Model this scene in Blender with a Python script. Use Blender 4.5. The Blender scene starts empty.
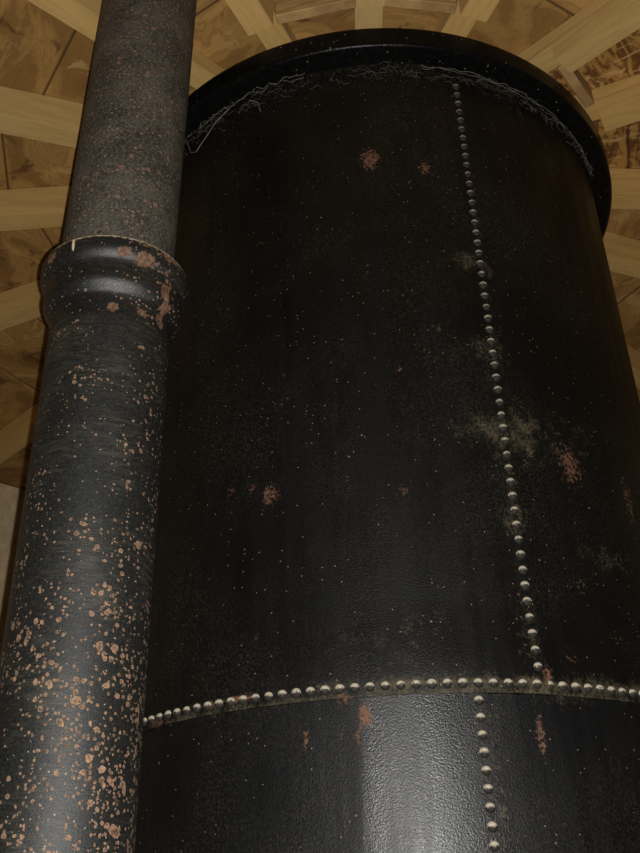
import bpy, bmesh, math, random
from mathutils import Vector, Matrix, Quaternion, noise
random.seed(7)
PI = math.pi
SC = bpy.context.scene
COL = SC.collection
S = 1.5                 # metres per survey unit (survey origin = camera)
EYE = 1.6               # eye height above the floor, metres
AX, AY = 0.20319 * S, 2.62386 * S      # tank axis
R = 0.8 * S                            # tank radius
def Z(zu): return EYE + zu * S
ZH = Z(0.42995)                        # height of the horizontal rivet row
ZTOP = Z(2.314)                        # top of the tank rim
SLOPE = 0.10
ZA = Z(2.469)                          # rafter soffit height projected to the axis
RW, RD = 0.0855 * S, 0.131 * S         # rafter width and depth
RNOTCH = 0.885 * S                     # rafters are rebated from here inwards
RWALL = 2.9 * S
def soffit(r): return ZA - SLOPE * r
def sheath(r): return ZA + RD - SLOPE * r

# ------------------------------------------------------------------ blobs of rust and dust on the tank: (theta, height, half widths, strength)
RUST = [(-0.059, 1.856, 0.038, 0.049, 1.0), (0.127, 1.818, 0.025, 0.03, 0.9), (-0.414, 0.884, 0.029, 0.033, 0.95), (-0.473, 0.908, 0.024, 0.013, 0.8), (0.497, 0.955, 0.056, 0.069, 0.8), (-0.163, 0.378, 0.025, 0.03, 1.0), (-0.183, 0.341, 0.012, 0.028, 0.8), (0.266, 0.335, 0.013, 0.053, 1.0), (-0.316, 0.343, 0.01, 0.034, 0.9), (0.745, 0.913, 0.038, 0.089, 0.7), (0.303, 0.453, 0.017, 0.028, 1.0), (-0.457, 0.56, 0.018, 0.009, 0.8), (-0.03, 0.856, 0.022, 0.015, 0.7), (-0.018, 1.17, 0.012, 0.011, 0.8), (0.111, 1.286, 0.016, 0.024, 0.7), (-0.456, 1.641, 0.031, 0.007, 0.7), (-0.592, 0.431, 0.048, 0.01, 0.9), (-0.513, 0.432, 0.032, 0.01, 1.0), (-0.47, 0.434, 0.018, 0.012, 0.9), (-0.798, 0.422, 0.048, 0.013, 1.0), (-0.211, 0.413, 0.02, 0.016, 0.9), (0.457, 0.656, 0.049, 0.023, 0.6), (0.261, 0.608, 0.014, 0.022, 0.7), (0.996, 1.861, 0.095, 0.063, 0.6), (-0.551, 0.924, 0.022, 0.021, 0.6), (0.57, 0.545, 0.04, 0.014, 0.5), (0.149, 0.692, 0.014, 0.011, 0.6), (0.384, 0.487, 0.025, 0.017, 0.6)]
DUST = [(0.231, 1.504, 0.035, 0.03, 0.75), (0.3, 1.475, 0.022, 0.033, 0.5), (0.245, 1.014, 0.082, 0.035, 0.8), (0.341, 1.013, 0.068, 0.06, 0.75), (0.24, 1.236, 0.053, 0.036, 0.45), (0.296, 1.237, 0.021, 0.066, 0.5), (0.278, 0.791, 0.037, 0.039, 0.5), (-0.355, 0.425, 0.055, 0.01, 0.6), (-0.223, 0.434, 0.066, 0.012, 0.75), (-0.073, 0.432, 0.084, 0.014, 0.9), (0.1, 0.431, 0.101, 0.014, 1.0), (0.284, 0.43, 0.112, 0.014, 1.0), (0.465, 0.433, 0.135, 0.014, 1.0), (0.612, 0.438, 0.127, 0.015, 0.9), (0.352, 0.415, 0.083, 0.018, 0.5), (0.136, 0.324, 0.02, 0.074, 0.45), (0.144, 0.217, 0.019, 0.07, 0.45), (0.268, 0.523, 0.023, 0.063, 0.5), (-0.633, 0.423, 0.11, 0.01, 0.5), (0.287, 1.556, 0.015, 0.206, 0.3), (0.269, 0.913, 0.022, 0.154, 0.45), (-0.716, 2.311, 0.146, 0.047, 0.4), (-0.557, 2.297, 0.127, 0.036, 0.4), (-0.338, 2.271, 0.121, 0.026, 0.35), (-0.108, 2.241, 0.147, 0.026, 0.3), (0.187, 2.217, 0.132, 0.035, 0.4), (0.477, 2.22, 0.17, 0.038, 0.4), (0.723, 2.244, 0.169, 0.054, 0.4), (1.043, 2.278, 0.337, 0.123, 0.4), (0.264, 1.181, 0.033, 0.058, 0.4), (0.591, 0.731, 0.088, 0.025, 0.35), (-0.066, 0.522, 0.151, 0.061, 0.18), (0.475, 1.018, 0.118, 0.056, 0.3)]

# ------------------------------------------------------------------ helpers
def link(name, me, mat=None, parent=None):
    o = bpy.data.objects.new(name, me)
    COL.objects.link(o)
    if mat: me.materials.append(mat)
    if parent: o.parent = parent
    return o
def mesh(name, vs, fs, smooth=True):
    me = bpy.data.meshes.new(name)
    me.from_pydata(vs, [], fs); me.update()
    if smooth:
        for f in me.polygons: f.use_smooth = True
    return me
def tag(o, label, cat, group=None, kind=None):
    o['label'] = label; o['category'] = cat
    if group: o['group'] = group
    if kind: o['kind'] = kind
    return o
def empty(name, loc):
    o = bpy.data.objects.new(name, None); COL.objects.link(o); o.location = loc; o.empty_display_size = .1
    return o
def sstep(a, b, x):
    t = max(0., min(1., (x - a) / (b - a))); return t * t * (3 - 2 * t)
def fattr(me, name, vals):
    a = me.attributes.new(name, 'FLOAT', 'POINT'); a.data.foreach_set('value', vals)
def lathe(name, prof, segs, closed_top=False, cx=0, cy=0):
    """prof: (r, z) list bottom to top; UV = (arc length, z)"""
    vs, fs = [], []
    n = segs
    for r, z in prof:
        for k in range(n):
            t = 2 * PI * k / n
            vs.append((cx + r * math.sin(t), cy - r * math.cos(t), z))
    for i in range(len(prof) - 1):
        for k in range(n):
            a = i * n + k; b = i * n + (k + 1) % n
            fs.append((a, b, b + n, a + n))
    if closed_top:
        fs.append(tuple((len(prof) - 1) * n + k for k in range(n)))
    return mesh(name, vs, fs)

# ------------------------------------------------------------------ node helpers
class NT:
    def __init__(s, name):
        s.m = bpy.data.materials.new(name); s.m.use_nodes = True
        s.t = s.m.node_tree; s.b = s.t.nodes['Principled BSDF']; s.y = 0
    def n(s, typ, **kw):
        nd = s.t.nodes.new(typ)
        for k, v in kw.items(): setattr(nd, k, v)
        return nd
    def put(s, sock, v):
        if isinstance(v, bpy.types.NodeSocket): s.t.links.new(v, sock)
        elif v is not None:
            if isinstance(v, (tuple, list)) and sock.type == 'RGBA' and len(v) == 3: v = (*v, 1)
            sock.default_value = v
    def math(s, op, a, b=None, c=None, clamp=False):
        nd = s.n('ShaderNodeMath', operation=op); nd.use_clamp = clamp
        s.put(nd.inputs[0], a); s.put(nd.inputs[1], b)
        if c is not None: s.put(nd.inputs[2], c)
        return nd.outputs[0]
    def ramp(s, v, a, b, lo=0., hi=1.):
        nd = s.n('ShaderNodeMapRange', interpolation_type='SMOOTHSTEP')
        s.put(nd.inputs[0], v)
        s.put(nd.inputs[1], a); s.put(nd.inputs[2], b); s.put(nd.inputs[3], lo); s.put(nd.inputs[4], hi)
        return nd.outputs[0]
    def mix(s, f, a, b):
        nd = s.n('ShaderNodeMix', data_type='RGBA')
        s.put(nd.inputs[0], f); s.put(nd.inputs[6], a); s.put(nd.inputs[7], b)
        return nd.outputs[2]
    def coord(s, which='Object'): return s.n('ShaderNodeTexCoord').outputs[which]
    def mapping(s, v, scale=(1, 1, 1), loc=(0, 0, 0), rot=(0, 0, 0)):
        nd = s.n('ShaderNodeMapping'); s.put(nd.inputs[0], v)
        s.put(nd.inputs[1], loc); s.put(nd.inputs[2], rot); s.put(nd.inputs[3], scale)
        return nd.outputs[0]
    def noise(s, v, scale, detail=4, rough=.55, dist=0., out=0):
        nd = s.n('ShaderNodeTexNoise'); s.put(nd.inputs['Vector'], v)
        s.put(nd.inputs['Scale'], scale); s.put(nd.inputs['Detail'], detail); s.put(nd.inputs['Roughness'], rough); s.put(nd.inputs['Distortion'], dist)
        return nd.outputs[out]
    def voro(s, v, scale, feature='F1', rnd=1.):
        nd = s.n('ShaderNodeTexVoronoi', feature=feature); s.put(nd.inputs['Vector'], v)
        s.put(nd.inputs['Scale'], scale); s.put(nd.inputs['Randomness'], rnd)
        return nd
    def attr(s, name):
        return s.n('ShaderNodeAttribute', attribute_name=name).outputs['Fac']
    def vadd(s, a, b):
        nd = s.n('ShaderNodeVectorMath', operation='ADD'); s.put(nd.inputs[0], a); s.put(nd.inputs[1], b); return nd.outputs[0]
    def combine(s, x, y, z):
        nd = s.n('ShaderNodeCombineXYZ'); s.put(nd.inputs[0], x); s.put(nd.inputs[1], y); s.put(nd.inputs[2], z); return nd.outputs[0]
    def sep(s, c):
        nd = s.n('ShaderNodeSeparateColor'); s.put(nd.inputs[0], c); return nd.outputs
    def bump(s, h, strength, dist, normal=None):
        nd = s.n('ShaderNodeBump'); s.put(nd.inputs['Strength'], strength); s.put(nd.inputs['Distance'], dist); s.put(nd.inputs['Height'], h)
        if normal is not None: s.put(nd.inputs['Normal'], normal)
        return nd.outputs[0]
    def out(s, col=None, rough=None, normal=None, metal=None, spec=None):
        for k, v in (('Base Color', col), ('Roughness', rough), ('Normal', normal), ('Metallic', metal), ('Specular IOR Level', spec)):
            if v is not None: s.put(s.b.inputs[k], v)
        return s.m

# ------------------------------------------------------------------ materials
def shell_material(name, base, rough0, rough1, spec):
    t = NT(name); v = t.coord()
    big = t.noise(v, 2.2, 5, .6)
    streak = t.noise(t.mapping(v, (9, 9, .9)), 1.6, 4, .6)
    fine = t.noise(v, 85, 3, .65)
    grit = t.noise(v, 185, 2, .65)
    rust_a = t.attr('rust'); dust_a = t.attr('dust')
    rn = t.noise(v, 75, 4, .7)
    rust = t.math('MULTIPLY', t.ramp(t.math('ADD', t.math('MULTIPLY', rust_a, .8), t.math('MULTIPLY', rn, 2.0)), 1.42, 1.75), .9)
    dn = t.noise(v, 110, 3, .7)
    dust = t.math('MULTIPLY', t.ramp(t.math('ADD', t.math('MULTIPLY', dust_a, .62), t.math('MULTIPLY', t.math('MULTIPLY', dn, t.noise(v, 22, 4, .7)), 2.5)), .72, 1.6), .62)
    dust = t.math('MULTIPLY', dust, t.ramp(dust_a, 0., .12))
    # scattered grit and paint flecks
    vr = t.mapping(v, rot=(.7, .4, 1.1))
    vo = t.voro(vr, 26); cr = t.sep(vo.outputs['Color'])
    fleck = t.math('MULTIPLY', t.ramp(vo.outputs['Distance'], t.math('MULTIPLY', t.ramp(cr[0], .72, 1., 0, .14), 1), 0.0), t.ramp(cr[0], .72, .74))
    vo2 = t.voro(vr, 70); c2 = t.sep(vo2.outputs['Color'])
    fl2 = t.math('MULTIPLY', t.ramp(vo2.outputs['Distance'], .20, .05), t.math('GREATER_THAN', c2[1], .90))
    mott = t.noise(v, 125, 3, .75)
    film = t.math('MULTIPLY', t.math('MULTIPLY', t.ramp(mott, .44, .66), t.ramp(big, .34, .66)), .7)
    col = t.mix(film, base, (.020, .0185, .013))
    col = t.mix(t.ramp(streak, .50, .70, 0, .5), col, (.0018, .0018, .0018))
    col = t.mix(dust, col, (.115, .092, .052))
    rcol = t.mix(t.noise(v, 130, 2), (.040, .014, .007), (.17, .085, .048))
    col = t.mix(rust, col, rcol)
    col = t.mix(t.math('MULTIPLY', fleck, .55), col, t.mix(cr[1], (.16, .075, .035), (.33, .29, .22)))
    col = t.mix(t.math('MULTIPLY', fl2, .7), col, (.26, .21, .13))
    matte = t.math('MULTIPLY', t.attr('matte'), t.ramp(t.noise(t.mapping(v, (30, 30, 3)), 1.2, 4, .65), .25, .55, .55, 1.))
    ro = t.math('ADD', t.math('ADD', t.ramp(streak, .35, .68, rough0, rough1), t.math('MULTIPLY', matte, .10)), t.math('MULTIPLY', t.math('MAXIMUM', rust, dust), .4), clamp=True)
    h = t.math('MULTIPLY', grit, 1.)
    h = t.math('ADD', h, t.math('MULTIPLY', t.math('MAXIMUM', rust, dust), .3))
    return t.out(col, ro, t.bump(h, .75, .0021), spec=t.math('MULTIPLY', t.ramp(matte, 0, 1, 1, .42), spec))
M_UPPER = shell_material('black_paint_upper', (.0028, .0027, .0023), .40, .55, .15)
M_LOWER = shell_material('black_paint_lower', (.0030, .0030, .0031), .34, .47, .42)

def rim_material():
    t = NT('black_rim'); v = t.coord()
    n = t.noise(v, 40, 3); sp = t.voro(v, 60); c = t.sep(sp.outputs['Color'])
    fl = t.math('MULTIPLY', t.ramp(sp.outputs['Distance'], .3, .1), t.math('GREATER_THAN', c[0], .93))
    col = t.mix(t.ramp(n, .45, .75, 0, .6), (.0025, .0025, .0025), (.008, .007, .005))
    col = t.mix(t.math('MULTIPLY', fl, .6), col, (.2, .17, .11))
    return t.out(col, .27, t.bump(t.noise(v, 140, 3), .4, .003), spec=.08)
M_RIM = rim_material()

def rivet_material():
    t = NT('dusty_rivet'); v = t.coord()
    g = t.n('ShaderNodeNewGeometry').outputs['Normal']
    sx = t.n('ShaderNodeSeparateXYZ'); t.put(sx.inputs[0], g)
    up = sx.outputs[2]
    n = t.noise(t.n('ShaderNodeNewGeometry').outputs['Position'], 170, 3, .7)
    f = t.ramp(t.math('ADD', up, t.math('MULTIPLY', t.math('SUBTRACT', n, .5), 1.3)), -.15, .32)
    col = t.mix(f, (.012, .010, .007), (.34, .30, .22))
    return t.out(col, .75, t.bump(n, .3, .002), spec=.3)
M_RIVET = rivet_material()

def pipe_material(name, base, film_c, density, rough, spec, scratch=.5):
    t = NT(name); v = t.coord()
    at = t.attr('rust'); edge = t.attr('edge')
    # irregular coordinates so that spots are not perfect discs
    wob = t.n('ShaderNodeVectorMath', operation='SCALE'); t.put(wob.inputs[0], t.vadd(t.noise(v, 55, 3, .6, out=1), (-.5, -.5, -.5))); wob.inputs['Scale'].default_value = .012
    vw = t.vadd(v, wob.outputs[0])
    dens = t.math('ADD', t.math('MULTIPLY', t.math('SUBTRACT', t.noise(v, 6.0, 4, .65), .5), 2.4), at)
    masks = []; rims = []
    for sc, th, rmax in ((30, .90, .40), (52, .76, .40), (100, .70, .45)):
        vo = t.voro(vw, sc); c = t.sep(vo.outputs['Color'])
        rad = t.math('MULTIPLY', t.ramp(t.math('ADD', c[0], t.math('MULTIPLY', dens, density)), th, th + .32), rmax)
        d = t.math('SUBTRACT', rad, vo.outputs['Distance'])
        masks.append(t.ramp(d, 0., .05)); rims.append(t.math('MULTIPLY', t.ramp(d, 0., .04), t.ramp(d, .16, .06)))
    m = t.math('MAXIMUM', t.math('MAXIMUM', masks[0], masks[1]), masks[2])
    rim = t.math('MAXIMUM', t.math('MAXIMUM', rims[0], rims[1]), rims[2])
    # torn patches
    pn = t.noise(v, 26, 4, .6)
    patch = t.ramp(t.math('ADD', t.math('MULTIPLY', t.attr('patch'), .8), pn), .84, .90)
    m = t.math('MAXIMUM', m, patch)
    scr = t.noise(t.mapping(v, (14, 14, 120), rot=(0, 0, .0)), 1.0, 3, .6, 1.2)
    fil = t.noise(v, 5, 4)
    col = t.mix(t.ramp(t.math('MULTIPLY', scr, fil), .22, .42, 0, scratch), base, film_c)
    mt = t.noise(v, 150, 3, .8)
    col = t.mix(t.ramp(mt, .45, .66, 0, .38), col, film_c)
    rc = t.mix(t.ramp(t.noise(v, 90, 3, .65), .35, .65), (.042, .020, .011), (.175, .098, .055))
    rc = t.mix(t.math('MULTIPLY', patch, .55), rc, (.070, .033, .015))
    rc = t.mix(t.math('MULTIPLY', rim, .35), rc, (.26, .175, .11))
    col = t.mix(m, col, rc)
    en = t.math('MULTIPLY', t.ramp(t.math('ADD', edge, t.math('MULTIPLY', t.noise(v, 70, 3, .7), .6)), .95, 1.2), .8)
    col = t.mix(en, col, (.50, .42, .28))
    tiny = t.voro(t.mapping(v, rot=(.7, .4, 1.1)), 120); c3 = t.sep(tiny.outputs['Color'])
    ft = t.math('MULTIPLY', t.ramp(tiny.outputs['Distance'], .32, .1), t.math('GREATER_THAN', c3[0], .965))
    col = t.mix(t.math('MULTIPLY', ft, .6), col, (.42, .33, .2))
    ro = t.math('ADD', rough, t.math('MULTIPLY', t.math('MAXIMUM', m, en), .35), clamp=True)
    h = t.math('ADD', t.math('MULTIPLY', m, -.35), t.math('MULTIPLY', t.noise(v, 230, 3, .8), .8))
    return t.out(col, ro, t.bump(h, .5, .003), spec=spec)
M_PIPE_LOW = pipe_material('black_pipe_paint', (.0048, .0052, .0050), (.036, .0345, .025), .56, .50, .34, .65)
M_SOCKET = pipe_material('black_socket_paint', (.0045, .0047, .0047), (.028, .026, .02), .35, .42, .38)
def pipe_upper_material():
    t = NT('weathered_pipe_paint'); v = t.coord()
    a = t.noise(v, 6, 5, .65); b = t.noise(t.mapping(v, (60, 60, 14), rot=(.5, .6, 0)), 1.3, 4, .7, 2.)
    col = t.mix(t.ramp(a, .35, .68), (.015, .0145, .011), (.055, .051, .040))
    col = t.mix(t.ramp(b, .48, .72, 0, .55), col, (.078, .071, .055))
    fm = t.noise(v, 120, 3, .8)
    col = t.mix(t.ramp(fm, .44, .68, 0, .6), col, (.115, .102, .074))
    col = t.mix(t.ramp(fm, .48, .32, 0, .8), col, (.012, .010, .007))
    masks = []
    for sc, th in ((36, .70), (62, .56), (110, .54)):
        vo = t.voro(v, sc); c = t.sep(vo.outputs['Color'])
        rad = t.math('MULTIPLY', t.ramp(t.math('ADD', c[0], t.math('MULTIPLY', t.math('SUBTRACT', a, .5), .6)), th, th + .3), .44)
        masks.append(t.ramp(t.math('SUBTRACT', rad, vo.outputs['Distance']), 0., .12))
    m = t.math('MAXIMUM', t.math('MAXIMUM', masks[0], masks[1]), masks[2])
    rc = t.mix(t.noise(v, 120, 2), (.065, .034, .022), (.21, .125, .09))
    col = t.mix(t.math('MULTIPLY', m, .85), col, rc)
    h = t.math('ADD', m, t.math('MULTIPLY', t.noise(v, 130, 3), .6))
    return t.out(col, .62, t.bump(h, .7, .005), spec=.35)
M_PIPE_UP = pipe_upper_material()

def rafter_material():
    t = NT('sawn_pine'); v = t.coord()
    rnd = t.n('ShaderNodeObjectInfo').outputs['Random']
    off = t.combine(t.math('MULTIPLY', rnd, 37.), t.math('MULTIPLY', rnd, 11.), t.math('MULTIPLY', rnd, 5.))
    v2 = t.vadd(v, off)
    g = t.noise(t.mapping(v2, (1.6, 22, 22)), 1.5, 5, .55, .8)
    g2 = t.noise(t.mapping(v2, (5, 120, 120)), 1.2, 2, .5)
    blot = t.noise(v2, 2.6, 3)
    col = t.mix(t.ramp(g, .36, .66), (.485, .305, .105), (.42, .255, .082))
    col = t.mix(t.ramp(g2, .5, .8, 0, .22), col, (.24, .13, .04))
    col = t.mix(t.ramp(blot, .45, .7, 0, .4), col, (.46, .315, .145))
    kv = t.voro(t.mapping(v2, (2.2, 7, 5)), 1.0); kc = t.sep(kv.outputs['Color'])
    knot = t.math('MULTIPLY', t.ramp(kv.outputs['Distance'], .16, .05), t.math('GREATER_THAN', kc[0], .62))
    col = t.mix(t.math('MULTIPLY', knot, .75), col, (.10, .045, .016))
    hue = t.mix(rnd, (1., .95, .86), (.92, .96, 1.))
    mm = t.n('ShaderNodeMix', data_type='RGBA', blend_type='MULTIPLY'); t.put(mm.inputs[0], 1.); t.put(mm.inputs[6], col); t.put(mm.inputs[7], hue)
    return t.out(mm.outputs[2], .72, t.bump(g2, .25, .003), spec=.3)
M_RAFTER = rafter_material()

def sheathing_material():
    t = NT('plywood_sheathing')
    uv = t.n('ShaderNodeUVMap', uv_map='bay').outputs[0]       # x across the bay, y = radius
    rnd = t.n('ShaderNodeAttribute', attribute_name='bayrand').outputs['Fac']
    sp = t.n('ShaderNodeSeparateXYZ'); t.put(sp.inputs[0], uv)
    osb = t.n('ShaderNodeAttribute', attribute_name='flake').outputs['Fac']
    v = t.vadd(uv, t.combine(t.math('MULTIPLY', rnd, 31.), t.math('MULTIPLY', rnd, 17.), 0.))
    # broad rotary-cut figure
    w = t.noise(t.mapping(v, (1.6, 3.2, 1), rot=(0, 0, .5)), 1.1, 5, .58, 1.3)
    ring = t.math('SINE', t.math('MULTIPLY', w, 46.))
    col = t.mix(t.ramp(w, .32, .68), (.185, .092, .022), (.36, .20, .058))
    col = t.mix(t.ramp(ring, .35, 1., 0, .38), col, (.15, .062, .018))
    st = t.noise(v, 3.4, 6, .66, 1.0)
    col = t.mix(t.ramp(st, .56, .64, 0, .75), col, (.075, .03, .010))
    col = t.mix(t.ramp(st, .40, .34, 0, .6), col, (.44, .285, .11))
    # oriented strand flakes
    f1 = t.noise(t.mapping(v, (4, 15, 1), rot=(0, 0, .75)), 1.2, 4, .6, 1.4)
    f2 = t.noise(t.mapping(v, (13, 5, 1), rot=(0, 0, .3)), 1.2, 4, .6, 1.0)
    fc = t.mix(t.ramp(f1, .42, .56), (.115, .045, .010), (.33, .165, .040))
    fc = t.mix(t.ramp(f2, .56, .64, 0, .8), fc, (.42, .27, .10))
    fc = t.mix(t.ramp(f2, .42, .36, 0, .7), fc, (.075, .028, .007))
    col = t.mix(osb, col, fc)
    # board joints
    jy = t.math('FRACT', t.math('MULTIPLY', t.math('ADD', sp.outputs[1], t.math('MULTIPLY', rnd, .4)), 1.7))
    j = t.ramp(t.math('ABSOLUTE', t.math('SUBTRACT', jy, .5)), .016, .006)
    col = t.mix(t.math('MULTIPLY', j, .75), col, (.035, .016, .007))
    return t.out(col, .7, t.bump(st, .15, .003), spec=.3)
M_SHEATH = sheathing_material()

def blocking_material():
    t = NT('blocking_pine'); v = t.coord()
    g = t.noise(t.mapping(v, (4, 4, 30)), 1.5, 5, .6, .6)
    return t.out(t.mix(t.ramp(g, .35, .68), (.36, .22, .085), (.21, .115, .042)), .75, t.bump(g, .2, .003), spec=.3)
M_BLOCK = blocking_material()

def wall_material():
    t = NT('rough_masonry'); v = t.coord()
    n = t.noise(v, 9, 6, .7); f = t.noise(v, 80, 4, .7)
    col = t.mix(t.ramp(n, .35, .7), (.55, .405, .23), (.70, .54, .34))
    col = t.mix(t.ramp(f, .5, .75, 0, .4), col, (.2, .15, .08))
    return t.out(col, .9, t.bump(t.math('ADD', n, f), .6, .02), spec=.2)
M_WALL = wall_material()
def floor_material():
    t = NT('concrete_floor'); v = t.coord()
    n = t.noise(v, 3, 6, .65)
    return t.out(t.mix(n, (.035, .033, .03), (.075, .07, .06)), .85, t.bump(t.noise(v, 40, 4), .3, .01), spec=.3)
M_FLOOR = floor_material()
def web_material():
    t = NT('dusty_cobweb'); v = t.coord()
    return t.out(t.mix(t.noise(v, 30, 2), (.05, .045, .034), (.17, .155, .125)), .95, spec=.1)
M_WEB = web_material()

# ------------------------------------------------------------------ the setting: round wall, floor, boarded ceiling
me = lathe('wall_round', [(RWALL, 0), (RWALL, 1.5), (RWALL, 3.2), (RWALL, sheath(RWALL))], 128, cx=AX, cy=AY)
me.flip_normals()
wl = link('wall_round', me, M_WALL); wl['kind'] = 'structure'
n = 128
vs = [(AX, AY, 0)] + [(AX + RWALL * math.sin(2 * PI * k / n), AY - RWALL * math.cos(2 * PI * k / n), 0) for k in range(n)]
fl = link('floor', mesh('floor', vs, [(0, 1 + k, 1 + (k + 1) % n) for k in range(n)], False), M_FLOOR); fl['kind'] = 'structure'

AZ = [-108.6, -87.4, -66.6, -44.0, -23.2, -1.5, 18.9, 42.1, 61.7, 87.2, 106.9, 129.6, 149.5, 170.0, 190.5, 210.5, 229.9]
def build_ceiling():
    vs, fs, uvs, br, fk = [], [], [], [], []
    n = len(AZ); rr = [.3, .8, 1.2, 1.7, 2.3, 3.0, 3.7, RWALL]
    for i in range(n):
        a0 = math.radians(AZ[i]); a1 = math.radians(AZ[(i + 1) % n] + (360 if i == n - 1 else 0))
        m = 5; base = len(vs); mid = (a0 + a1) / 2
        rb = random.random(); osb = 1. if i in (7, 8) else 0.
        for r in rr:
            for k in range(m + 1):
                a = a0 + (a1 - a0) * k / m
                vs.append((AX + r * math.sin(a), AY - r * math.cos(a), sheath(r)))
                uvs.append((r * math.sin(a - mid), r * math.cos(a - mid))); br.append(rb); fk.append(osb)
        for j in range(len(rr) - 1):
            for k in range(m):
                q = base + j * (m + 1) + k
                fs.append((q, q + m + 1, q + m + 2, q + 1))
    me = mesh('ceiling', vs, fs, False)
    ul = me.uv_layers.new(name='bay')
    for l in me.loops: ul.data[l.index].uv = uvs[l.vertex_index]
    fattr(me, 'bayrand', br); fattr(me, 'flake', fk)
    o = link('ceiling', me, M_SHEATH); o['kind'] = 'structure'
    md = o.modifiers.new('boards', 'SOLIDIFY'); md.thickness = .02; md.offset = -1 if me.polygons[0].normal.z < 0 else 1
    # short blocking boards between the rafters, just outside the tank rim
    for i in range(n):
        a0 = math.radians(AZ[i]); a1 = math.radians(AZ[(i + 1) % n] + (360 if i == n - 1 else 0))
        if AZ[i] not in (-23.2, -1.5, 42.1): continue
        mid = (a0 + a1) / 2; r1 = RNOTCH + .005
        half = r1 * math.sin((a1 - a0) / 2) - RW / 2 - .003
        th = .05; zt = sheath(r1) - .004; zb = soffit(r1) + RD * .42
        bm = bmesh.new(); bmesh.ops.create_cube(bm, size=1)
        for w in bm.verts:
            w.co = Vector((w.co.x * 2 * half, w.co.y * th, zb + (w.co.z + .5) * (zt - zb)))
        bmesh.ops.bevel(bm, geom=bm.edges[:], offset=.004, segments=1, affect='EDGES')
        b = bpy.data.meshes.new('blocking_board'); bm.to_mesh(b); bm.free()
        ob = link('blocking_board', b, M_BLOCK, o)
        rm = r1 * math.cos((a1 - a0) / 2) - .025
        ob.location = (AX + rm * math.sin(mid), AY - rm * math.cos(mid), 0); ob.rotation_euler = (0, 0, mid)
    return o
build_ceiling()

# rafters: local X runs outwards from the axis
def rafter_mesh():
    r0, r1, r2 = .42, RNOTCH, RWALL - .01
    e = .002
    zt = lambda r: sheath(r) - e - ZA
    zb = lambda r: soffit(r) - ZA
    zn = lambda r: soffit(r) + RD * .5 - ZA
    prof = [(r0, zn(r0)), (r1, zn(r1)), (r1, zb(r1)), (r2, zb(r2)), (r2, zt(r2)), (r0, zt(r0))]
    bm = bmesh.new()
    A = [bm.verts.new((r, -RW / 2, z)) for r, z in prof]
    B = [bm.verts.new((r, RW / 2, z)) for r, z in prof]
    # narrow inner end so neighbours do not run into each other
    for L, s in ((A, -1), (B, 1)):
        for k in (0, 5): L[k].co.y = s * .06
    k = len(prof)
    for i in range(k): bm.faces.new((A[i], A[(i + 1) % k], B[(i + 1) % k], B[i]))
    bm.faces.new((A[0], A[5], A[4], A[1])); bm.faces.new((A[1], A[4], A[3], A[2]))
    bm.faces.new((B[5], B[0], B[1], B[4])); bm.faces.new((B[4], B[1], B[2], B[3]))
    bmesh.ops.recalc_face_normals(bm, faces=bm.faces[:])
    bmesh.ops.bevel(bm, geom=[x for x in bm.edges if x.calc_face_angle(0) > .5], offset=.004, segments=2, affect='EDGES')
    me = bpy.data.meshes.new('rafter'); bm.to_mesh(me); bm.free()
    return me
RLAB = [
    'pine rafter dimly seen on the left just below the pipe socket, sloping down leftward',
    'level pine rafter on the left, just above the pipe socket',
    'pale pine rafter left of the upper pipe, second above the pipe socket',
    'pine rafter in the top left corner, running down behind the upper pipe',
    'pine rafter slanting from the top edge between the pipe and the tank rim centre',
    'pine rafter pointing straight at the viewer above the middle of the tank rim',
    'pine rafter meeting the tank rim directly above the vertical rivet seam',
    'broad pine rafter slanting from the top right corner down to the tank rim',
    'pine rafter right of the rim, between the corner rafter and the level one',
    'level pine rafter on the right meeting the outermost bulge of the tank rim',
    'knotty pine rafter on the right, starting where rim and tank wall meet',
    'lowest pine rafter on the right, just peeping out beside the tank wall',
    None, None, None, None,
    'dark pine rafter low on the left, ending above the lit masonry wall']
raf = rafter_mesh(); raf.materials.append(M_RAFTER)
for az, lab in zip(AZ, RLAB):
    if lab is None: continue
    a = math.radians(az)
    o = bpy.data.objects.new('rafter', raf); COL.objects.link(o)
    o.location = (AX, AY, ZA); o.rotation_euler = (0, 0, a - PI / 2)
    tag(o, lab, 'rafter', 'radial rafters under the roof boards', 'thing')

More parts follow.
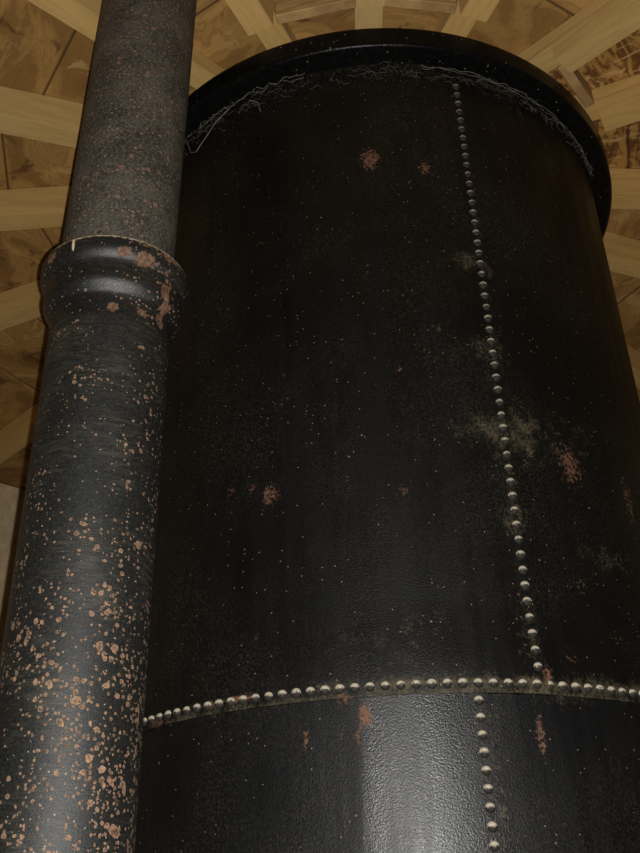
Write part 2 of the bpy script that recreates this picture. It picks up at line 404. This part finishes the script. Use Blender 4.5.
# ------------------------------------------------------------------ the riveted tank
tank = empty('riveted_tank', (AX, AY, 0))
tag(tank, 'tall black riveted iron tank with a rolled rim under the timber roof', 'tank')
TV, TL = 0.27686, 0.11619            # angles of the two vertical seams
LAP = .010                           # plate thickness showing at the laps
def shell(name, z0, z1, seam, edge, nz, mat, flare):
    th = [-PI + 2 * PI * k / 420 for k in range(420)]
    e0 = seam + edge
    th = sorted([t for t in th if abs(t - e0) > .006] + [e0, e0 + .0035])
    zs = [z0 + (z1 - z0) * k / nz for k in range(nz + 1)]
    vs, ru, du, ma = [], [], [], []
    def rad(t, z):
        d = e0 - t
        if d < -1e-6: d += 2 * PI
        lap = LAP * (1 - sstep(.10, .5, d)) if d < .5 else 0
        fl = LAP * 1.1 * (1 - sstep(.05, .30, z - z0)) if flare else 0
        return R + lap + fl
    if flare: zs = [z0] + zs
    for j, z in enumerate(zs):
        for t in th:
            r = rad(t, z)
            if flare and j == 0: r = R - .002
            vs.append((r * math.sin(t), -r * math.cos(t), z))
            zu = (z - EYE) / S; a = b = 0.
            if abs(t) < 1.2:
                for bt, bz, wt, wz, s in RUST:
                    dt, dz = (t - bt) / wt, (zu - bz) / wz
                    if abs(dt) < 2 and abs(dz) < 2: a = max(a, s * math.exp(-(dt * dt + dz * dz) * .9))
                for bt, bz, wt, wz, s in DUST:
                    dt, dz = (t - bt) / wt, (zu - bz) / wz
                    if abs(dt) < 2.5 and abs(dz) < 2.5: b = max(b, s * math.exp(-(dt * dt + dz * dz) * .8))
            if flare and j == 1: b = max(b, .75 + .3 * noise.noise((t * 14, 0, 3)))
            ru.append(a); du.append(b)
            wv = .05 * noise.noise((t * 20, z * 1.2, 4.)) + .012 * noise.noise((t * 60, z * 6, 8.))
            ma.append(max(1 - sstep(-.23, -.09, t + wv), .55 * sstep(.05, .14, t + wv), 0.) if not flare else 0.)
    n = len(th); fs = []
    for j in range(len(zs) - 1):
        for k in range(n):
            a = j * n + k; b = j * n + (k + 1) % n
            fs.append((a, b, b + n, a + n))
    me = mesh(name, vs, fs)
    # keep the lap edges crisp
    me.set_sharp_from_angle(angle=.6)
    fattr(me, 'rust', ru); fattr(me, 'dust', du); fattr(me, 'matte', ma)
    return link(name, me, mat, tank)
ZLAP = ZH - .0185 * S
shell('upper_shell', ZLAP, ZTOP - .01, TV, .022, 170, M_UPPER, True)
shell('lower_shell', 0., ZLAP + .06, TL, .026, 120, M_LOWER, False)
# rolled rim: out from the wall, round bead below, upright face, rounded top
u = S
prof = [(.798, 2.238), (.852, 2.238)]
for k in range(7):
    a = -PI / 2 + (PI / 2) * k / 6; prof.append((.857 + .013 * math.cos(a), 2.251 + .013 * math.sin(a)))
prof += [(.871, 2.28)]
for k in range(6):
    a = (PI * .5) * k / 5; prof.append((.860 + .012 * math.cos(a), 2.302 + .012 * math.sin(a)))
prof += [(.79, 2.314), (.79, 2.25)]
rim = link('rim', lathe('rim', [(r * S, Z(z)) for r, z in prof], 256), M_RIM, tank)
rim.data.set_sharp_from_angle(angle=.9)

def dome(rb, h, rings=5, segs=16, foot=.002):
    vs, fs = [], []
    prof = [(rb * 1.06, -foot), (rb * 1.04, 0.0)] + [(rb * math.cos(a), h * (.08 + .92 * math.sin(a))) for a in [PI / 2 * k / rings for k in range(rings)]]
    for r, y in prof:
        for k in range(segs):
            t = 2 * PI * k / segs; vs.append((r * math.cos(t), -y, r * math.sin(t)))
    for i in range(len(prof) - 1):
        for k in range(segs):
            a = i * segs + k; b = i * segs + (k + 1) % segs
            fs.append((a, b, b + segs, a + segs))
    vs.append((0, -h, 0)); c = len(vs) - 1; o = (len(prof) - 1) * segs
    for k in range(segs): fs.append((o + k, o + (k + 1) % segs, c))
    return vs, fs
RV, RF = dome(.0097 * S, .0080 * S)
rivet_me = mesh('rivet', RV, RF); rivet_me.materials.append(M_RIVET)
DK, K0, DZ, DZL = 0.0376762, -0.86261, 0.0346073 * S, 0.0324888 * S
def spot(t, z, row):
    e0 = TL + .026 if row == 'l' else TV + .022
    d = e0 - t
    r = R + (LAP * (1 - sstep(.10, .5, d)) if 0 <= d < .5 else 0)
    if row != 'l': r += LAP * 1.1 * (1 - sstep(.05, .30, z - ZLAP))
    return t, z, r
near = [spot(K0 + DK * k, ZH, 'h') for k in range(40)]
near += [spot(TV, ZH + DZ * k, 'v') for k in range(1, 51)]
near += [spot(TL, ZH - DZL * k, 'l') for k in range(1, 10)]
for t, z, r in near:
    o = bpy.data.objects.new('rivet', rivet_me); COL.objects.link(o); o.parent = tank
    o.location = (r * math.sin(t), -r * math.cos(t), z)
    o.rotation_euler = (0, random.uniform(0, 6.28), t)
    k = random.uniform(.93, 1.06); o.scale = (k, random.uniform(.9, 1.1), k)
far = [spot(K0 + DK * k, ZH, 'h') for k in range(40, 167)] + [spot(TL, ZH - DZL * k, 'l') for k in range(10, 60) if ZH - DZL * k > .05]
vs, fs = [], []
for t, z, r in far:
    m = Matrix.Translation((r * math.sin(t), -r * math.cos(t), z)) @ Matrix.Rotation(t, 4, 'Z'); b = len(vs)
    vs += [tuple(m @ Vector(v)) for v in RV]; fs += [tuple(i + b for i in f) for f in RF]
o = link('rivet_line', mesh('rivet_line', vs, fs), M_RIVET, tank); o['kind'] = 'stuff'

# ------------------------------------------------------------------ the iron pipe
PK = 1.62 / 1.75
PX, PY = -.48398 * S * PK, 1.75 * S * PK
PR = .13748 * S * PK
def ZP(zu): return EYE + zu * S * PK
pipe = empty('iron_pipe', (PX, PY, 0))
tag(pipe, 'black rust spotted iron pipe with a bell socket standing left of the tank', 'pipe')
def tube(name, prof, mat, segs=128, rust=None, edge=None, patch=None):
    me = lathe(name, prof, segs)
    R_, E_, P_ = [], [], []
    for v in me.vertices:
        t = math.atan2(v.co.x, -v.co.y)
        R_.append(rust(t, v.co.z) if rust else 0.); E_.append(edge(t, v.co.z) if edge else 0.); P_.append(patch(t, v.co.z) if patch else 0.)
    fattr(me, 'rust', R_); fattr(me, 'edge', E_); fattr(me, 'patch', P_)
    return link(name, me, mat, pipe)
zs0, zs1 = ZP(1.205), ZP(1.3945)
def low_rust(t, z):
    d = (z - EYE) / S / PK
    v = .20 * (1 - sstep(.1, .75, d)) - .26 * sstep(.55, .85, d) + .10
    v += .30 * math.exp(-((d - .47) / .06) ** 2) * math.exp(-((t + .1) / .7) ** 2)
    v += .34 * math.exp(-((d - .22) / .13) ** 2) * math.exp(-((t - .85) / .28) ** 2)
    v += .22 * math.exp(-((d - .25) / .22) ** 2) * math.exp(-((t + .12) / .16) ** 2)
    v += .12 * sstep(.3, 1.1, t)
    return v
prof = [(PR, 0.)] + [(PR, .04 * k) for k in range(1, int(zs0 / .04) + 1)] + [(PR, zs0 + .02)]
tube('lower_length', prof, M_PIPE_LOW, rust=low_rust)
def sock_r(zu):      # profile control points (height, radius factor)
    P = [(1.205, 1.001), (1.235, 1.003), (1.256, 1.015), (1.266, 1.045), (1.276, 1.105), (1.286, 1.145), (1.298, 1.160), (1.314, 1.152), (1.332, 1.150), (1.343, 1.17), (1.353, 1.222), (1.363, 1.255), (1.376, 1.270), (1.388, 1.270), (1.3945, 1.255)]
    return P
pts = sock_r(0); prof = []
for i in range(len(pts) - 1):
    p0, p1, p2, p3 = pts[max(i - 1, 0)], pts[i], pts[i + 1], pts[min(i + 2, len(pts) - 1)]
    for k in range(4):
        s = k / 4
        q = [.5 * ((2 * p1[c]) + (-p0[c] + p2[c]) * s + (2 * p0[c] - 5 * p1[c] + 4 * p2[c] - p3[c]) * s * s + (-p0[c] + 3 * p1[c] - 3 * p2[c] + p3[c]) * s ** 3) for c in (0, 1)]
        prof.append((PR * q[1], ZP(q[0])))
prof += [(PR * 1.255, zs1), (PR * 1.2, zs1 + .002), (PR * 1.05, zs1 - .004), (PR * .97, zs1 - .01)]
def sock_rust(t, z): return -.12 + .25 * sstep(0., 1.2, t)
def sock_patch(t, z):
    d = (z - EYE) / S / PK
    v = 0.
    for bt, bz, wt, wz, s in ((.62, 1.35, .30, .03, .62), (1.05, 1.31, .22, .05, .62), (1.15, 1.25, .2, .06, .6), (.25, 1.222, .20, .018, .62), (.75, 1.225, .22, .02, .62), (-.75, 1.375, .20, .02, .62), (.55, 1.385, .5, .012, .56), (.3, 1.36, .25, .02, .5), (-.35, 1.387, .12, .014, .55), (1.0, 1.385, .4, .02, .58), (.9, 1.2, .2, .03, .5)):
        v = max(v, s * math.exp(-((t - bt) / wt) ** 2 - ((d - bz) / wz) ** 2))
    return v
def sock_edge(t, z):
    d = (z - EYE) / S / PK
    e = .84 * sstep(1.374, 1.394, d)
    e = max(e, 1.1 * math.exp(-((t + .36) / .035) ** 4) * sstep(1.35, 1.365, d))
    return e
tube('bell_socket', prof, M_SOCKET, 192, sock_rust, sock_edge, sock_patch)
# upper length leans a hair; bottom sits in the socket
zt = sheath(1.19 * S) - .012
up = tube('upper_length', [(PR * .9895, zs1 - .09 + (zt - zs1 + .09) * k / 40) for k in range(41)], M_PIPE_UP)
lean = .0131
for v in up.data.vertices: v.co.x += (-.00252 * S + lean * (v.co.z - zs1))

# ------------------------------------------------------------------ cobwebs under the rim
def strand(vs, fs, pts, rad, segs=5):
    b = len(vs)
    for i, p in enumerate(pts):
        d = (pts[min(i + 1, len(pts) - 1)] - pts[max(i - 1, 0)]).normalized()
        a = d.orthogonal().normalized(); c = d.cross(a)
        for k in range(segs):
            t = 2 * PI * k / segs; vs.append(tuple(p + (a * math.cos(t) + c * math.sin(t)) * rad * (1 + .5 * noise.noise(p * 40))))
    for i in range(len(pts) - 1):
        for k in range(segs):
            q = b + i * segs + k; w = b + i * segs + (k + 1) % segs; fs.append((q, w, w + segs, q + segs))
def onwall(t, zu, off): return Vector((AX + (R + off) * math.sin(t), AY - (R + off) * math.cos(t), Z(zu)))
def web(t0, t1, zc, spread, nst, rng, main=True, loops=()):
    rr = random.Random(rng); vs, fs = [], []
    if main:
        for q in range(2):
            pts = []
            for k in range(70):
                s = k / 69; t = t0 + (t1 - t0) * s
                p = onwall(t, zc - .006 * q + .016 * noise.noise((s * 9, q * 3, rng + .5)) + .004 * noise.noise((s * 26, q, rng)), .022 + .016 * noise.noise((s * 22, q + 5, rng)))
                pts.append(p)
            strand(vs, fs, pts, .0015 - .0004 * q)
    for i in range(nst):
        t = rr.uniform(t0, t1); L = rr.uniform(.03, .16); a = rr.uniform(-1, 1); z = zc + rr.uniform(-spread, spread * .3)
        pts = [onwall(t + L * math.cos(a * 1.2) * s * rr.choice((1,)) + .01 * noise.noise((i, s * 4, 1)), z + L * math.sin(a) * .45 * s - .025 * math.sin(s * PI) * rr.random() + .008 * noise.noise((i, s * 5, 3)), .010 + .03 * math.sin(s * PI) * rr.random()) for s in [k / 11 for k in range(12)]]
        strand(vs, fs, pts, rr.uniform(.0003, .0008), 4)
    for P in loops:
        pts = []
        for i in range(len(P) - 1):
            for k in range(8):
                s = k / 8; pts.append(onwall(P[i][0] + (P[i + 1][0] - P[i][0]) * s, P[i][1] + (P[i + 1][1] - P[i][1]) * s + .004 * noise.noise((i + s, rng, 9)), .02))
        strand(vs, fs, pts, .0026)
    return link('cobweb', mesh('cobweb', vs, fs), M_WEB)
tag(web(-.92, -.28, 2.226, .05, 34, 3, True, [((-.84, 2.225), (-.80, 2.145), (-.765, 2.125), (-.72, 2.15), (-.66, 2.19), (-.58, 2.215)), ((-.50, 2.20), (-.46, 2.17), (-.45, 2.13))]),
    'dusty cobweb with a hanging loop under the rim beside the pipe', 'cobweb', 'cobwebs under the tank rim', 'stuff')
tag(web(-.20, .12, 2.222, .04, 16, 5, False), 'faint wispy cobweb under the middle of the tank rim', 'cobweb', 'cobwebs under the tank rim', 'stuff')
tag(web(.15, 1.12, 2.224, .05, 44, 8, True), 'long dusty cobweb trailing along the rim right of the rivet seam', 'cobweb', 'cobwebs under the tank rim', 'stuff')

# ------------------------------------------------------------------ camera
F_PX, PITCH, ROLL = 911.80, 0.510774, -0.0264695
f = Vector((0, math.cos(PITCH), math.sin(PITCH))); U = Vector((0, -math.sin(PITCH), math.cos(PITCH))); X = Vector((1, 0, 0))
r_ = X * math.cos(ROLL) + U * math.sin(ROLL); u_ = -X * math.sin(ROLL) + U * math.cos(ROLL)
cd = bpy.data.cameras.new('camera'); cam = bpy.data.objects.new('camera', cd); COL.objects.link(cam)
cam.matrix_world = Matrix(((r_.x, u_.x, -f.x, 0), (r_.y, u_.y, -f.y, 0), (r_.z, u_.z, -f.z, EYE), (0, 0, 0, 1)))
cd.sensor_fit = 'VERTICAL'; cd.sensor_height = 36; cd.lens = F_PX / 853 * 36; cd.clip_start = .05
SC.camera = cam

# ------------------------------------------------------------------ light: the camera's flash and a faint ambient fill added through the world background
ld = bpy.data.lights.new('flash', 'SPOT'); ld.energy = 600; ld.shadow_soft_size = .006; ld.color = (1., .985, .96)
ld.spot_size = math.radians(112); ld.spot_blend = .5
lo = bpy.data.objects.new('flash', ld); COL.objects.link(lo); lo.matrix_world = cam.matrix_world.copy(); lo.location = Vector((0, 0, EYE)) + r_ * .026 + u_ * -.008
w = bpy.data.worlds.new('world'); SC.world = w; w.use_nodes = True
w.node_tree.nodes['Background'].inputs[0].default_value = (.02, .02, .022, 1)
w.node_tree.nodes['Background'].inputs[1].default_value = .1
SC.view_settings.view_transform = 'Standard'; SC.view_settings.look = 'None'; SC.view_settings.gamma = 1
SC.view_settings.use_curve_mapping = False; SC.view_settings.exposure = 0
